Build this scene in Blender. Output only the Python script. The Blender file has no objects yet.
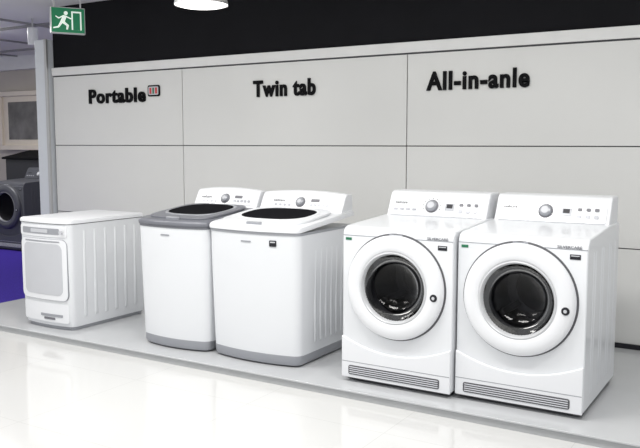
import bpy, bmesh, math
from mathutils import Vector, Matrix
sc=bpy.context.scene
sc.view_settings.view_transform='Standard'
COL=bpy.context.collection
# ---------------- materials ----------------
def mat(name,col,rough=.5,metal=0.0,var=0.03,scale=6,coat=0.0,emit=None,es=0,bump=0.0,spec=.5):
    m=bpy.data.materials.new(name); m.use_nodes=True
    nt=m.node_tree; b=nt.nodes['Principled BSDF']
    tc=nt.nodes.new('ShaderNodeTexCoord'); n=nt.nodes.new('ShaderNodeTexNoise')
    n.inputs['Scale'].default_value=scale; n.inputs['Detail'].default_value=4
    nt.links.new(tc.outputs['Object'],n.inputs['Vector'])
    r=nt.nodes.new('ShaderNodeValToRGB')
    r.color_ramp.elements[0].position=.3; r.color_ramp.elements[1].position=.7
    r.color_ramp.elements[0].color=tuple(c*(1-var) for c in col)+(1,)
    r.color_ramp.elements[1].color=tuple(min(1,c*(1+var)) for c in col)+(1,)
    nt.links.new(n.outputs['Fac'],r.inputs['Fac']); nt.links.new(r.outputs['Color'],b.inputs['Base Color'])
    b.inputs['Roughness'].default_value=rough; b.inputs['Metallic'].default_value=metal
    b.inputs['Coat Weight'].default_value=coat; b.inputs['Specular IOR Level'].default_value=spec
    if emit: b.inputs['Emission Color'].default_value=tuple(emit)+(1,); b.inputs['Emission Strength'].default_value=es
    if bump:
        bp=nt.nodes.new('ShaderNodeBump'); bp.inputs['Strength'].default_value=bump; bp.inputs['Distance'].default_value=.002
        n2=nt.nodes.new('ShaderNodeTexNoise'); n2.inputs['Scale'].default_value=120
        nt.links.new(tc.outputs['Object'],n2.inputs['Vector'])
        nt.links.new(n2.outputs['Fac'],bp.inputs['Height']); nt.links.new(bp.outputs['Normal'],b.inputs['Normal'])
    return m
WHITE=mat('white_enamel',(.76,.775,.80),.28,0,.01,2,coat=.3)
WHITE2=mat('white_plastic',(.80,.81,.835),.35,0,.01,2)
OFFW=mat('pale_grey_plastic',(.55,.56,.59),.35,0,.02)
SILV=mat('silver_trim',(.35,.36,.39),.3,.2,.02)
RIMG=mat('door_rim_grey',(.60,.61,.63),.3,.1,.02)
MIDG=mat('mid_grey_print',(.16,.16,.18),.4,0,.02)
GREYTOP=mat('slate_grey_plastic',(.17,.175,.20),.35,.1,.03)
DARK=mat('dark_plastic',(.022,.022,.027),.35,spec=.25)
WINDOW=mat('smoked_lid_window',(.014,.014,.016),.35,spec=0.0)
BLK=mat('black_lettering',(.006,.006,.007),.7,spec=.1)
SEAM=mat('seam_dark_grey',(.10,.10,.11),.6)  # plain dark grey for joints, gap fillers and the core behind wall panels
STEEL=mat('drum_steel',(.26,.26,.27),.28,1,.08,20)
RUBB=mat('door_gasket_rubber',(.06,.06,.07),.5)
GREEN=mat('green_label',(.02,.16,.08),.4)
RED=mat('red_label',(.6,.05,.05),.4)
WALL=mat('wall_panel_paint',(.73,.73,.715),.5,0,.015,1.2,bump=.05)
TRIM=mat('wall_trim_paint',(.78,.78,.77),.5)
BLACKW=mat('black_soffit_paint',(.006,.006,.008),.8,0,.1,3,spec=.2)
PLAT=mat('platform_grey_laminate',(.54,.55,.565),.12,0,.03,3)
PLEDGE=mat('platform_edge',(.42,.43,.44),.35)
CEIL=mat('ceiling_paint',(.84,.84,.82),.8,0,.02,2)
CEILG=mat('ceiling_rail_paint',(.30,.30,.30),.6)
PURP=mat('purple_carpet_pile',(.045,.025,.27),.9,0,.2,60,bump=.4,spec=.1)
PILL=mat('pillar_paint',(.70,.73,.76),.4,0,.02)
BEIGE=mat('beige_wall_paint',(.50,.46,.41),.7,0,.04,2)
BEIGE2=mat('artwork_print',(.13,.125,.12),.5,0,.5,3)
WOOD=mat('frame_pale_wood',(.74,.67,.57),.5)
LAMP=mat('lamp_diffuser',(1,1,1),.5,0,0,emit=(1,.98,.95),es=3.0)
ALU=mat('brushed_aluminium',(.55,.55,.55),.35,.6)
DW=mat('graphite_enamel',(.07,.073,.085),.45,.1)
DW2=mat('graphite_door_trim',(.20,.205,.22),.4,.1)
EXG=mat('exit_sign_green',(.0,.17,.07),.4,emit=(0,.28,.10),es=.1)
EXW=mat('exit_sign_white',(.85,.9,.85),.4,emit=(.8,1,.85),es=.3)
# floor: big glossy tiles
def floor_mat():
    m=bpy.data.materials.new('glossy_white_tile'); m.use_nodes=True; nt=m.node_tree; b=nt.nodes['Principled BSDF']
    tc=nt.nodes.new('ShaderNodeTexCoord'); br=nt.nodes.new('ShaderNodeTexBrick')
    br.offset=0; br.inputs['Scale'].default_value=1.0
    br.inputs['Brick Width'].default_value=.9; br.inputs['Row Height'].default_value=.9
    br.inputs['Mortar Size'].default_value=.002; br.inputs['Mortar Smooth'].default_value=.3
    br.inputs['Color1'].default_value=(.68,.68,.67,1); br.inputs['Color2'].default_value=(.665,.665,.66,1)
    br.inputs['Mortar'].default_value=(.56,.56,.55,1)
    nt.links.new(tc.outputs['Object'],br.inputs['Vector']); nt.links.new(br.outputs['Color'],b.inputs['Base Color'])
    n=nt.nodes.new('ShaderNodeTexNoise'); n.inputs['Scale'].default_value=1.5
    mr=nt.nodes.new('ShaderNodeMapRange'); mr.inputs['To Min'].default_value=.05; mr.inputs['To Max'].default_value=.12
    b.inputs['Specular IOR Level'].default_value=.85
    nt.links.new(tc.outputs['Object'],n.inputs['Vector']); nt.links.new(n.outputs['Fac'],mr.inputs['Value']); nt.links.new(mr.outputs['Result'],b.inputs['Roughness'])
    return m
FLOOR=floor_mat()
def glass_mat():
    m=bpy.data.materials.new('smoked_door_glass'); m.use_nodes=True; nt=m.node_tree
    for n in list(nt.nodes): nt.nodes.remove(n)
    o=nt.nodes.new('ShaderNodeOutputMaterial'); mx=nt.nodes.new('ShaderNodeMixShader')
    t=nt.nodes.new('ShaderNodeBsdfTransparent'); g=nt.nodes.new('ShaderNodeBsdfGlossy'); fr=nt.nodes.new('ShaderNodeFresnel')
    no=nt.nodes.new('ShaderNodeTexNoise'); no.inputs['Scale'].default_value=2
    rp=nt.nodes.new('ShaderNodeValToRGB'); rp.color_ramp.elements[0].color=(.26,.26,.27,1); rp.color_ramp.elements[1].color=(.34,.34,.35,1)
    nt.links.new(no.outputs['Fac'],rp.inputs['Fac']); nt.links.new(rp.outputs['Color'],t.inputs['Color'])
    g.inputs['Roughness'].default_value=.04; g.inputs['Color'].default_value=(.5,.5,.5,1); fr.inputs['IOR'].default_value=1.4
    nt.links.new(fr.outputs['Fac'],mx.inputs['Fac']); nt.links.new(t.outputs['BSDF'],mx.inputs[1]); nt.links.new(g.outputs['BSDF'],mx.inputs[2])
    nt.links.new(mx.outputs['Shader'],o.inputs['Surface']); return m
GLASS=glass_mat()
# ---------------- mesh helpers ----------------
def empty(name,loc=(0,0,0),rot=0,parent=None,rx=0):
    e=bpy.data.objects.new(name,None); COL.objects.link(e); e.location=loc; e.rotation_euler=(rx,0,rot); e.empty_display_size=.1
    if parent: e.parent=parent
    return e
def finish(name,bm,m,parent=None,bevel=0,segs=3,sharp=35):
    bmesh.ops.remove_doubles(bm,verts=bm.verts,dist=1e-6)
    bmesh.ops.recalc_face_normals(bm,faces=bm.faces)
    for f in bm.faces: f.smooth=True
    for e in bm.edges:
        if len(e.link_faces)==2 and e.calc_face_angle(0)>math.radians(sharp): e.smooth=False
    me=bpy.data.meshes.new(name); bm.to_mesh(me); bm.free()
    me.materials.append(m)
    o=bpy.data.objects.new(name,me); COL.objects.link(o)
    if parent: o.parent=parent
    if bevel:
        for e in me.edges: e.use_edge_sharp=False
        b=o.modifiers.new('bevel','BEVEL'); b.width=bevel; b.segments=segs; b.limit_method='ANGLE'; b.angle_limit=math.radians(28)
        w=o.modifiers.new('wn','WEIGHTED_NORMAL'); w.keep_sharp=False
    return o
def box(name,x0,x1,y0,y1,z0,z1,m,parent=None,bevel=0,segs=3):
    bm=bmesh.new(); bmesh.ops.create_cube(bm,size=1)
    for v in bm.verts: v.co=Vector(((x0+x1)/2+v.co.x*(x1-x0),(y0+y1)/2+v.co.y*(y1-y0),(z0+z1)/2+v.co.z*(z1-z0)))
    return finish(name,bm,m,parent,bevel,segs)
def extr(name,pts,axis,a,b,m,parent=None,bevel=0,segs=3):
    """extrude 2-D outline along an axis. axis X: pts=(y,z); Y: pts=(x,z); Z: pts=(x,y)"""
    f={'X':lambda p,t:(t,p[0],p[1]),'Y':lambda p,t:(p[0],t,p[1]),'Z':lambda p,t:(p[0],p[1],t)}[axis]
    bm=bmesh.new(); A=[bm.verts.new(f(p,a)) for p in pts]; B=[bm.verts.new(f(p,b)) for p in pts]
    n=len(pts); bm.faces.new(A); bm.faces.new(B[::-1])
    for i in range(n): bm.faces.new((A[i],B[i],B[(i+1)%n],A[(i+1)%n]))
    return finish(name,bm,m,parent,bevel,segs)
def lathe(name,prof,c,m,parent=None,axis='Y',n=72):
    bm=bmesh.new(); rings=[]
    for r,h in prof:
        if r<1e-6:
            p=(c[0],c[1]+h,c[2]) if axis=='Y' else (c[0],c[1],c[2]+h)
            rings.append([bm.verts.new(p)])
        else:
            L=[]
            for i in range(n):
                a=2*math.pi*i/n
                L.append(bm.verts.new((c[0]+r*math.cos(a),c[1]+h,c[2]+r*math.sin(a)) if axis=='Y' else (c[0]+r*math.cos(a),c[1]+r*math.sin(a),c[2]+h)))
            rings.append(L)
    for A,B in zip(rings,rings[1:]):
        for i in range(n):
            j=(i+1)%n
            if len(A)==1 and len(B)==1: continue
            if len(A)==1: bm.faces.new((A[0],B[i],B[j]))
            elif len(B)==1: bm.faces.new((A[i],A[j],B[0]))
            else: bm.faces.new((A[i],A[j],B[j],B[i]))
    return finish(name,bm,m,parent,sharp=50)
def plan(w,d,yf,bulge,r,N=28):
    P=[]
    for i in range(N+1):
        s=math.sin(-math.pi/2+math.pi*i/N); x=s*w/2
        c=max(0,(abs(x)-(w/2-r))/r); c=min(1,c)
        P.append((x,yf-bulge*(1-s*s)+r*(1-math.sqrt(max(0,1-c*c)))))
    P+= [(w/2,d-.012),(w/2-.012,d),(-w/2+.012,d),(-w/2,d-.012)]
    return P
def loft(name,levels,m,parent,d,zfun=None,r=.03,sharp=40):
    bm=bmesh.new(); R=[]
    for z,w,yf,bu in levels:
        R.append([bm.verts.new((x,y,z if zfun is None else z+zfun(x,y,z))) for x,y in plan(w,d,yf,bu,r)])
    n=len(R[0]); bm.faces.new(R[0][::-1]); bm.faces.new(R[-1])
    for A,B in zip(R,R[1:]):
        for i in range(n):
            j=(i+1)%n; bm.faces.new((A[i],A[j],B[j],B[i]))
    return finish(name,bm,m,parent,sharp=sharp)
def rrect(x0,x1,z0,z1,r,n=6):
    P=[]
    for cx,cz,a0 in((x1-r,z0+r,-90),(x1-r,z1-r,0),(x0+r,z1-r,90),(x0+r,z0+r,180)):
        for i in range(n+1):
            a=math.radians(a0+90*i/n); P.append((cx+r*math.cos(a),cz+r*math.sin(a)))
    return P
def cpanel(name,x0,x1,z0,z1,w,bulge,off,m,parent,r=.02,th=.012,yf=0):
    """rounded panel that follows a bulged cabinet front"""
    P=rrect(x0,x1,z0,z1,r); Q=[]
    for i,p in enumerate(P):
        q=P[(i+1)%len(P)]; k=max(1,int(math.dist(p,q)/.03))
        for t in range(k): Q.append((p[0]+(q[0]-p[0])*t/k,p[1]+(q[1]-p[1])*t/k))
    f=lambda x:yf-bulge*(1-(2*x/w)**2)
    bm=bmesh.new()
    xs=sorted(set(round(q[0],5) for q in Q)); top={};bot={}
    for x in xs:
        zs=[]
        n=len(P)
        for i in range(n):
            a,b=P[i],P[(i+1)%n]
            if abs(a[0]-b[0])<1e-9:
                if abs(x-a[0])<1e-4: zs+=[a[1],b[1]]
            elif min(a[0],b[0])-1e-5<=x<=max(a[0],b[0])+1e-5:
                t=(x-a[0])/(b[0]-a[0]); zs.append(a[1]+t*(b[1]-a[1]))
        top[x]=max(zs); bot[x]=min(zs)
    L=[]
    for x in xs:
        y=f(x); L.append([bm.verts.new((x,y-off,bot[x])),bm.verts.new((x,y-off,top[x])),bm.verts.new((x,y-off+th,top[x])),bm.verts.new((x,y-off+th,bot[x]))])
    for A,B in zip(L,L[1:]):
        for i in range(4):
            j=(i+1)%4
            try: bm.faces.new((A[i],A[j],B[j],B[i]))
            except Exception: pass
    bm.faces.new(L[0]); bm.faces.new(L[-1][::-1])
    return finish(name,bm,m,parent,sharp=30)
def ribs(parent,x,ys,z0,z1,m,w=.022,h=.005):
    bm=bmesh.new()
    for y in ys:
        prof=[(-w/2,0),(-w/4,h*.8),(0,h),(w/4,h*.8),(w/2,0)]
        A=[bm.verts.new((x+a[1]-.001,y+a[0],z0+(0 if k in(0,4) else .01))) for k,a in enumerate(prof)]
        B=[bm.verts.new((x+a[1]-.001,y+a[0],z1-(0 if k in(0,4) else .01))) for k,a in enumerate(prof)]
        for i in range(4): bm.faces.new((A[i],A[i+1],B[i+1],B[i]))
        bm.faces.new(A[::-1]); bm.faces.new(B)
    return finish('side_ribs',bm,m,parent,sharp=50)
def text(name,s,loc,w,h,m,parent=None,depth=.012,bold=.012,rotz=0,rx=math.pi/2,sp=1.0):
    cu=bpy.data.curves.new(name,'FONT'); cu.body=s; cu.offset=bold; cu.extrude=.05; cu.resolution_u=6; cu.space_character=sp
    o=bpy.data.objects.new('tmp',cu); COL.objects.link(o)
    me=bpy.data.meshes.new_from_object(o.evaluated_get(bpy.context.evaluated_depsgraph_get())); bpy.data.objects.remove(o)
    xs=[v.co.x for v in me.vertices]; x0,x1=min(xs),max(xs)
    cap=.73
    for v in me.vertices:
        v.co=Vector(((v.co.x-x0)/(x1-x0)*w, v.co.y/cap*h, v.co.z/.05*depth/2))
    me.materials.clear(); me.materials.append(m); me.name=name
    ob=bpy.data.objects.new(name,me); COL.objects.link(ob); ob.location=loc; ob.rotation_euler=(rx,0,rotz)
    if parent: ob.parent=parent
    return ob
# ---------------- room ----------------
FZ=-.055
WY=5.9
WL=-7.02
box('floor',-16,4,-3,10,FZ-.1,FZ,FLOOR)
box('carpet_floor',-16,-6.26,4.45,10,FZ,FZ+.008,PURP)
box('ceiling',-16,4,-1,10,2.95,3.05,CEIL)
box('wall_back',WL-.02,1.5,WY,WY+.12,FZ,2.30,SEAM)
xs=[WL,-5.165,-2.755,-.33,1.5]; zs=[(.0,.725),(.725,1.455),(1.455,2.20)]
pn=empty('wall_panel_cladding',(0,0,0))
for i in range(4):
    for j,(a,b) in enumerate(zs):
        box('panel_%d_%d'%(i,j),xs[i]+.004,xs[i+1]-.004,WY-.02,WY-.001,a+.004,b-.004,WALL,pn,.002,2)
box('trim_1',WL-.01,1.5,WY-.03,WY-.001,2.21,2.295,TRIM,None,.003,2)
box('baseboard_back',WL,1.5,WY-.035,WY-.021,.0005,.035,DARK)
box('wall_upper_black',WL-.02,1.5,WY+.01,WY+.12,2.30,2.95,BLACKW)
pl=empty('white_pillar',(WL-.13,5.93,FZ))
box('shaft',-.10,.10,-.10,.10,0,2.66,PILL,pl,.01)
box('edge_strip',.075,.108,-.118,-.09,0,2.66,ALU,pl,.003)
box('base_plate',-.115,.115,-.125,.125,0,.04,ALU,pl,.004)
# far-left area
box('wall_left_rear',-16,-7.4,8.9,9.0,FZ,2.95,BEIGE)
box('trim_2',-16,-7.4,8.78,8.9,2.72,2.95,TRIM)
for k,yy in enumerate((5.0,6.6,8.2)): box('trim_%d'%(3+k),-16,WL-.03,yy,yy+.05,2.925,2.95,CEILG)
for k,xx in enumerate((-8.2,-9.8,-11.4)): box('trim_%d'%(6+k),xx,xx+.05,3,8.78,2.93,2.95,CEILG)
fr=empty('framed_artwork',(-11.28,8.85,1.86))
for a in [(-.66,.66,.42,.50),(-.66,.66,-.50,-.42),(-.66,-.58,-.42,.42),(.58,.66,-.42,.42)]:
    box('frame_bar',a[0],a[1],-.06,.03,a[2],a[3],WOOD,fr,.008)
box('mat_board',-.58,.58,-.01,.02,-.42,.42,WOOD,fr); box('print',-.44,.44,-.02,-.012,-.32,.32,BEIGE2,fr)
dc=empty('black_display_counter',(-9.9,8.3,FZ))
box('body',-.9,.9,-.25,.25,.06,1.28,DARK,dc,.01); box('plinth',-.86,.86,-.2,.22,0,.06,BLK,dc)
extr('sloped_top',[(-.30,1.28),(-.30,1.31),(.25,1.42),(.25,1.28)],'X',-.93,.93,BLK,dc,.005)

def boolean_cut(o,c,r,y0,y1):
    bm=bmesh.new(); n=72; A=[];B=[]
    for i in range(n):
        a=2*math.pi*i/n; A.append(bm.verts.new((c[0]+r*math.cos(a),y0,c[1]+r*math.sin(a)))); B.append(bm.verts.new((c[0]+r*math.cos(a),y1,c[1]+r*math.sin(a))))
    bm.faces.new(A); bm.faces.new(B[::-1])
    for i in range(n): bm.faces.new((A[i],B[i],B[(i+1)%n],A[(i+1)%n]))
    bmesh.ops.recalc_face_normals(bm,faces=bm.faces)
    me=bpy.data.meshes.new('cut'); bm.to_mesh(me); bm.free(); k=bpy.data.objects.new('cut',me); COL.objects.link(k)
    par=o.parent; o.parent=None
    md=o.modifiers.new('hole','BOOLEAN'); md.object=k; md.operation='DIFFERENCE'; md.solver='EXACT'
    bpy.context.view_layer.update()
    nm=bpy.data.meshes.new_from_object(o.evaluated_get(bpy.context.evaluated_depsgraph_get()))
    o.modifiers.clear(); o.data=nm; o.parent=par; bpy.data.objects.remove(k)
# ---------------- front loader ----------------
def front_loader(loc,body=WHITE,plast=WHITE2,trim=RIMG,base='front_load_washing_machine',glass=GLASS,W=.725,D=.82):
    g=empty(base,loc); cz=.622
    prof=[(.012,.03),(0,.05),(0,.910),(.006,.940),(.022,.962),(.05,.974),(.56,1.0),(D,1.0),(D,.03)]
    c=extr('cabinet',prof,'X',-W/2,W/2,body,g,.010,3); boolean_cut(c,(0,cz),.205,-.1,.46)
    box('base_recess',-W/2+.02,W/2-.02,.03,D-.02,.008,.04,SEAM,g)
    for sx in(-1,1):
        for y in(.07,D-.07): lathe('foot',[(0,0),(.025,0),(.025,.02),(.015,.03),(0,.03)],(sx*.28,y,0),DARK,g,'Z',20)
    hw=W/2-.002
    pts=[(-hw,.028),(hw,.028)]+[(hw-2*hw*i/24,.205+.085*(1-2*i/24)**2) for i in range(25)]
    extr('lower_apron',pts,'Y',-.016,.004,plast,g,.006,3)
    extr('apron_seam',[(-.357,.128),(.357,.128),(.357,.1325),(-.357,.1325)],'Y',-.0168,-.010,SILV,g)
    extr('grille_recess',rrect(-.31,.295,.050,.108,.012),'Y',-.0185,-.01,SEAM,g)
    for i in range(4): box('grille_slat',-.302,.287,-.0225,-.016,.0565+i*.0125,.0625+i*.0125,OFFW,g,.002,2)
    lathe('door_seam',[(.300,-.001),(.319,-.004),(.324,-.001)],(0,0,cz),SEAM,g)
    lathe('door_frame',[(.312,.0),(.314,-.02),(.308,-.036),(.295,-.046),(.262,-.051),(.232,-.050),(.218,-.044),(.211,-.034),(.209,-.03)],(0,0,cz),plast,g,n=96)
    lathe('door_inner_ring',[(.218,-.0455),(.210,-.0485),(.203,-.042),(.199,-.025),(.197,-.015)],(0,0,cz),trim,g,n=96)
    lathe('door_glass',[(.199,-.024),(.188,.02),(.165,.06),(.12,.095),(.06,.112),(0,.116)],(0,0,cz),glass,g)
    lathe('door_gasket',[(.206,-.002),(.19,.02),(.193,.045),(.178,.06),(.185,.09),(.205,.10)],(0,0,cz),RUBB,g)
    lathe('drum',[(.2035,.10),(.2035,.42),(.15,.43),(.14,.415),(.05,.41),(0,.41)],(0,0,cz),STEEL,g)
    for k in range(3):
        a=math.radians(90+120*k+20); b=box('drum_paddle',-.02,.02,.11,.40,.155,.2,STEEL,g,.008); b.rotation_euler=(0,a,0); b.location=(0,0,cz)
    lathe('door_latch_button',[(.0,-.056),(.012,-.056),(.016,-.054),(.021,-.054),(.0225,-.05)],(.265,0,cz-.03),DARK,g,n=28)
    lathe('latch_cap',[(.0,-.058),(.009,-.0575),(.010,-.055)],(.265,0,cz-.03),OFFW,g,n=20)
    box('top_front_seam',-W/2+.003,W/2-.003,-.0012,.004,.917,.920,SILV,g)
    extr('badge_handle',rrect(-.045,.045,.921,.942,.008),'Y',-.004,.02,SILV,g,.002)
    box('energy_label',.268,.324,-.0025,0,.865,.892,DARK,g)
    box('energy_label_text',.274,.318,-.0032,-.002,.882,.887,OFFW,g)
    box('eco_sticker',-.340,-.300,-.0025,0,.888,.904,GREEN,g)
    text('brand_print','SILVERCARE',(.20,-.0015,.922),.13,.016,MIDG,g,.001,.02)
    cp=[(.565,.985),(.571,1.0),(.635,1.130),(.65,1.150),(.675,1.160),(D,1.160),(D,.985)]
    extr('console',cp,'X',-W/2+.014,W/2-.012,plast,g,.014,4)
    f=empty('console_face',(0,.567,.997),0,g,-math.atan2(.064,.130))
    kx=-.03
    extr('face_panel',rrect(-.33,.33,.006,.138,.015),'Y',-.003,.01,body,f,.002)
    lathe('knob_ring',[(.046,-.002),(.045,-.006),(.036,-.007)],(kx,0,.075),MIDG,f,n=40)
    lathe('knob',[(.037,-.004),(.036,-.022),(.031,-.027),(0,-.027)],(kx,0,.075),SILV,f,n=40)
    lathe('knob_center',[(.024,-.0275),(.023,-.030),(0,-.030)],(kx,0,.075),OFFW,f,n=32)
    text('console_brand','washcare',(-.30,-.003,.088),.09,.018,DARK,f,.001,.02)
    box('display',.065,.125,-.006,-.002,.050,.098,SILV,f,.002)
    box('display_glass',.075,.115,-.008,-.005,.065,.092,DARK,f)
    for i in range(4): extr('display_key',rrect(-.30+i*.045,-.272+i*.045,.040,.054,.004,3),'Y',-.006,-.002,SILV,f)
    for i in range(3):
        for j in range(2): extr('button',rrect(.160+i*.05,.186+i*.05,.036+j*.045,.056+j*.045,.006,3),'Y',-.007,-.002,MIDG if j else SILV,f)
    for i in range(9):
        a=math.radians(200-i*27.5); box('program_mark',kx+.062*math.cos(a)-.003,kx+.062*math.cos(a)+.003,-.0042,-.002,.075+.056*math.sin(a)-.002,.075+.056*math.sin(a)+.002,DARK,f)
    ribs(g,W/2,[.14,.19,.34,.39,.54,.59,.70],.10,.90,body,.025,.005)
    return g
front_loader((-2.008,4.155,0)); front_loader((-1.272,4.195,0))
front_loader((-9.58,7.14,FZ+.008),DW,DW,DW2,'graphite_washing_machine',WINDOW)
# ---------------- top loader ----------------
def top_loader(loc,W,D,grey):
    g=empty('top_load_washing_machine',loc)
    bu=.05
    yc=D-.155           # front foot of the rear console
    loft('cabinet',[(.075,W-.03,.012,bu),(.30,W-.02,.006,bu),(.60,W-.008,.0,bu),(.88,W,-.004,bu)],WHITE,g,D,r=.04)
    loft('base_skirt',[(.012,W-.05,.02,bu),(.03,W-.034,.012,bu),(.078,W-.030,.010,bu)],SILV,g,D-.002,r=.04)
    for sx in(-1,1):
        for y in(.08,D-.07): lathe('foot',[(0,0),(.025,0),(.025,.02),(0,.02)],(sx*W*.38,y,0),DARK,g,'Z',20)
    slope=lambda x,y,z: .062*min(1,max(0,y/yc)) if z>.895 else 0
    loft('deck_lower',[(.88,W+.002,-.008,bu),(.897,W+.004,-.012,bu)],SILV if not grey else GREYTOP,g,D,r=.04)
    dm=GREYTOP if grey else WHITE2
    loft('deck',[(.899,W+.006,-.016,bu),(.915,W+.008,-.018,bu),(.930,W+.002,-.010,bu),(.937,W-.02,.004,bu)],dm,g,D,slope,r=.04)
    t=empty('lid',(0,.0,.938),0,g,math.atan2(.062,yc))
    def oval(a,b,cy,e=2.6,n=48):
        P=[]
        for i in range(n):
            an=2*math.pi*i/n; c,s=math.cos(an),math.sin(an)
            P.append((a*math.copysign(abs(c)**(2/e),c),cy+b*math.copysign(abs(s)**(2/e),s)))
        return P
    hb=yc/2-.015
    extr('lid_plate',oval(W*.45,hb,yc/2,5),'Z',-.006,.012,GREYTOP if grey else WHITE,t,.006)
    extr('window_rim',oval(W*.385,hb-.06,yc/2+.03,3),'Z',.008,.016,SILV if grey else WHITE2,t,.004)
    extr('lid_window',oval(W*.36,hb-.08,yc/2+.03,2.8),'Z',.010,.0175,WINDOW,t,.002)
    extr('lid_handle',rrect(-.06,.06,.0,.026,.010),'Z',-.012,.016,SILV,t,.004)
    n=20; bm=bmesh.new(); rows=[]
    for i in range(n+1):
        s=-1+2*i/n; x=s*(W/2-.018)+.006; hgt=1.115+.020*(1-s*s)
        pr=[(yc-.008,.975),(yc,1.0),(yc+.052,hgt-.02),(yc+.07,hgt-.004),(yc+.092,hgt),(D-.01,hgt-.004),(D,hgt-.02),(D,.975)]
        rows.append([bm.verts.new((x,y,z)) for y,z in pr])
    for A,B in zip(rows,rows[1:]):
        for k in range(len(A)): j=(k+1)%len(A); bm.faces.new((A[k],A[j],B[j],B[k]))
    bm.faces.new(rows[0]); bm.faces.new(rows[-1][::-1])
    finish('console',bm,WHITE2,g,.008,3)
    f=empty('console_face',(0,yc,1.0),0,g,-math.atan2(.052,.10))
    extr('face_panel',rrect(-W/2+.05,W/2-.05,.006,.098,.025),'Y',-.003,.01,WHITE,f,.002)
    lathe('knob_ring',[(.042,-.002),(.041,-.005),(.03,-.006)],(0.0,0,.055),MIDG,f,n=36)
    lathe('knob',[(.032,-.004),(.030,-.02),(.026,-.024),(0,-.024)],(0.0,0,.055),SILV,f,n=36)
    lathe('knob_center',[(.016,-.0245),(.015,-.027),(0,-.027)],(0.0,0,.055),OFFW,f,n=24)
    for i in range(5): extr('button',rrect(.085+i*.034,.107+i*.034,.028,.046,.006,3),'Y',-.007,-.002,SILV,f)
    box('display',.09,.16,-.006,-.002,.06,.082,MIDG,f,.002)
    text('console_brand','washcare',(-.24,-.003,.055),.10,.020,DARK,f,.001,.02)
    for i in range(4): extr('display_key',rrect(-.22+i*.04,-.20+i*.04,.022,.036,.004,3),'Y',-.006,-.002,SILV,f)
    if not grey:
        cpanel('energy_label',.165,.215,.805,.845,W,bu,.004,DARK,g,.004,.006,-.004)
        cpanel('energy_label_text',.172,.208,.83,.838,W,bu,.005,OFFW,g,.002,.006,-.004)
    cpanel('brand_badge',-.06,.02,.825,.834,W,bu,.004,SILV,g,.003,.006,-.004)
    ribs(g,W/2-.008,[.20,.27,.34,.41,.48,.55],.14,.78,WHITE,.03,.008)
    return g
top_loader((-3.80,4.19,0),.650,.75,True)
top_loader((-3.09,4.20,0),.750,.72,False)
# ---------------- portable ----------------
def portable(loc):
    g=empty('portable_washing_machine',loc); W=.595; D=.80; bu=.03
    loft('cabinet',[(.03,W-.03,.02,bu),(.10,W-.012,.006,bu),(.5,W-.004,0,bu),(.845,W,-.002,bu)],WHITE,g,D,r=.04)
    loft('plinth',[(.0,W-.06,.035,bu),(.034,W-.045,.03,bu)],SILV,g,D-.01,r=.04)
    loft('top_gap',[(.843,W-.01,.006,bu),(.852,W-.01,.006,bu)],SEAM,g,D,r=.04)
    loft('top_cover',[(.851,W+.008,-.010,bu),(.868,W+.010,-.012,bu),(.879,W+.002,-.006,bu),(.883,W-.02,.006,bu)],WHITE2,g,D,r=.045)
    cpanel('control_strip',-.27,.27,.745,.830,W,bu,.006,WHITE2,g,.02)
    cpanel('display_window',-.235,.20,.765,.812,W,bu,.009,SILV,g,.012)
    cpanel('display_glass',-.12,.08,.775,.803,W,bu,.011,OFFW,g,.008)
    lathe('knob',[(.016,-.03),(.015,-.048),(.0,-.05)],(.235,0,.787),OFFW,g,n=24)
    cpanel('door_outer_seam',-.268,.268,.237,.728,W,bu,.005,SILV,g,.052)
    cpanel('door_outer_frame',-.265,.265,.24,.725,W,bu,.0075,WHITE2,g,.05)
    cpanel('door_inset_panel',-.22,.22,.28,.69,W,bu,.010,OFFW,g,.05)
    cpanel('door_grip',-.20,.20,.702,.712,W,bu,.010,SILV,g,.004)
    cpanel('base_panel',-.26,.26,.06,.21,W,bu,.003,WHITE2,g,.02,.012,.006)
    cpanel('rating_label',-.04,.20,.105,.125,W,bu,.007,SILV,g,.004,.012,.006)
    cpanel('rating_label_dark',.0,.12,.080,.097,W,bu,.007,MIDG,g,.004,.012,.006)
    ribs(g,W/2-.004,[.14,.25,.36,.47,.58,.69],.10,.80,WHITE,.035,.009)
    return g
portable((-5.09,4.125,0))
# ---------------- platform ----------------
pf=empty('display_platform',(0,0,0))
box('deck_top',-6.26,1.5,3.985,WY-.036,-.012,0,PLAT,pf,.003,2)
box('front_fascia',-6.25,1.5,3.995,WY-.036,FZ,-.012,PLEDGE,pf)
# ---------------- lettering ----------------
y=WY-.020
text('wall_lettering','Portable',(-6.455,y-.009,1.90),.81,.145,BLK,None,.016,.032,sp=1.12)
text('wall_lettering','Twin tab',(-4.30,y-.009,1.905),.67,.145,BLK,None,.016,.032,sp=1.12)
text('wall_lettering','All-in-anle',(-2.58,y-.009,1.905),.835,.145,BLK,None,.016,.032,sp=1.12)
ic=empty('wall_icon_badge',(-5.61,y-.008,1.945))
extr('badge_plate',rrect(0,.16,0,.11,.02),'Y',-.006,.006,BLK,ic,.002)
extr('badge_face',rrect(.014,.146,.014,.096,.012),'Y',-.009,-.004,OFFW,ic)
box('badge_bar_red',.03,.055,-.011,-.008,.025,.085,RED,ic); box('badge_bar_green',.07,.09,-.011,-.008,.025,.085,GREEN,ic); box('badge_bar_dark',.105,.13,-.011,-.008,.025,.085,RED,ic)
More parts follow.
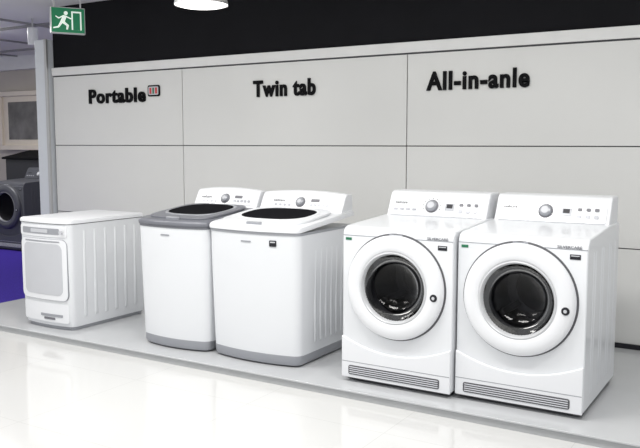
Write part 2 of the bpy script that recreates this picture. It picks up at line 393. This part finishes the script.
# ---------------- exit sign ----------------
ex=empty('exit_sign',(-5.92,5.15,2.62),math.radians(58))
box('housing',-.158,.158,-.03,.03,-.122,.122,ALU,ex,.008)
box('face_plate',-.148,.148,-.034,-.028,-.112,.112,EXG,ex)
box('door_pictogram',.03,.12,-.037,-.033,-.085,.085,EXW,ex); box('door_opening',.043,.107,-.0385,-.036,-.085,.07,EXG,ex)
rm=empty('running_figure',(-.055,-.038,0),0,ex)
lathe('head',[(0,-.002),(.018,-.002),(.018,.003)],(.035,0,.065),EXW,rm,n=20)
extr('torso',[(-.02,-.02),(.02,-.02),(.045,.04),(.01,.045)],'Y',-.002,.003,EXW,rm)
extr('leg_front',[(-.01,-.02),(.02,-.01),(.06,-.045),(.05,-.085),(.035,-.085),(.038,-.05)],'Y',-.002,.003,EXW,rm)
extr('leg_rear',[(-.02,-.02),(.01,-.02),(-.03,-.07),(-.08,-.08),(-.08,-.068),(-.04,-.058)],'Y',-.002,.003,EXW,rm)
extr('arm_front',[(.035,.04),(.04,.028),(.08,.01),(.085,.02)],'Y',-.002,.003,EXW,rm)
extr('arm_rear',[(.01,.045),(.01,.032),(-.03,.01),(-.06,.03),(-.055,.038),(-.03,.022)],'Y',-.002,.003,EXW,rm)
for sx in(-.12,.12): box('hanger',sx-.006,sx+.006,-.006,.006,.12,.33,ALU,ex)
# ---------------- lamps ----------------
def pendant(loc,r,up,glow=True):
    g=empty('pendant_lamp',loc)
    lathe('shade',[(r,0),(r*1.01,.01),(r*.98,.03),(r*.8,.10),(r*.45,.16),(r*.2,.18),(r*.18,.24),(0,.25)],(0,0,0),ALU,g,'Z',48)
    lathe('diffuser',[(r*.99,.006),(r*.8,-.008),(0,-.012)],(0,0,0),LAMP if glow else OFFW,g,'Z',48)
    lathe('stem',[(.008,.24),(.008,up)],(0,0,0),ALU,g,'Z',12)
    lathe('ceiling_rose',[(0,up-.03),(.05,up-.03),(.05,up)],(0,0,0),ALU,g,'Z',24)
pendant((-3.49,4.18,2.405),.18,.545)
pendant((-8.9,6.4,2.45),.17,.50,False)
sp=empty('cylinder_spotlight',(-7.85,6.3,2.74))
lathe('can',[(0,-.10),(.055,-.10),(.06,-.09),(.06,.10),(0,.105)],(0,0,0),WHITE2,sp,'Z',32); lathe('stem',[(.01,.1),(.01,.21)],(0,0,0),ALU,sp,'Z',12)
# ---------------- lights ----------------
def area(name,loc,sx,sy,p,rot=(0,0,0),col=(1,.985,.96)):
    l=bpy.data.lights.new(name,'AREA'); l.shape='RECTANGLE'; l.size=sx; l.size_y=sy; l.energy=p; l.color=col
    o=bpy.data.objects.new(name,l); COL.objects.link(o); o.location=loc; o.rotation_euler=rot
for i,x in enumerate((-6.2,-4.2,-2.2,-.2)): area('ceiling_light_panel',(x,3.0,2.93),1.2,.4,(34,39,41,41)[i])
for i,x in enumerate((-5,-2,)): area('ceiling_light_panel',(x,.8,2.93),1.4,.6,25)
area('ceiling_light_panel',(-9.5,6.5,2.93),1.2,.6,80)
w=bpy.data.worlds.new('w'); sc.world=w; w.use_nodes=True; w.node_tree.nodes['Background'].inputs[0].default_value=(.95,.97,1,1); w.node_tree.nodes['Background'].inputs[1].default_value=.69
# ---------------- camera ----------------
yaw=math.radians(31.4); p=math.atan(81/780)
Fh=Vector((-math.sin(yaw),math.cos(yaw),0)); R=Vector((math.cos(yaw),math.sin(yaw),0))
F=Fh*math.cos(p)+Vector((0,0,-math.sin(p))); U=R.cross(F)
cd=bpy.data.cameras.new('camera'); cam=bpy.data.objects.new('camera',cd); COL.objects.link(cam)
M=Matrix((R,U,-F)).transposed().to_4x4(); M.translation=Vector((0,0,1.48)); cam.matrix_world=M
cd.sensor_width=36; cd.lens=780/640*36; cd.clip_start=.05
sc.camera=cam
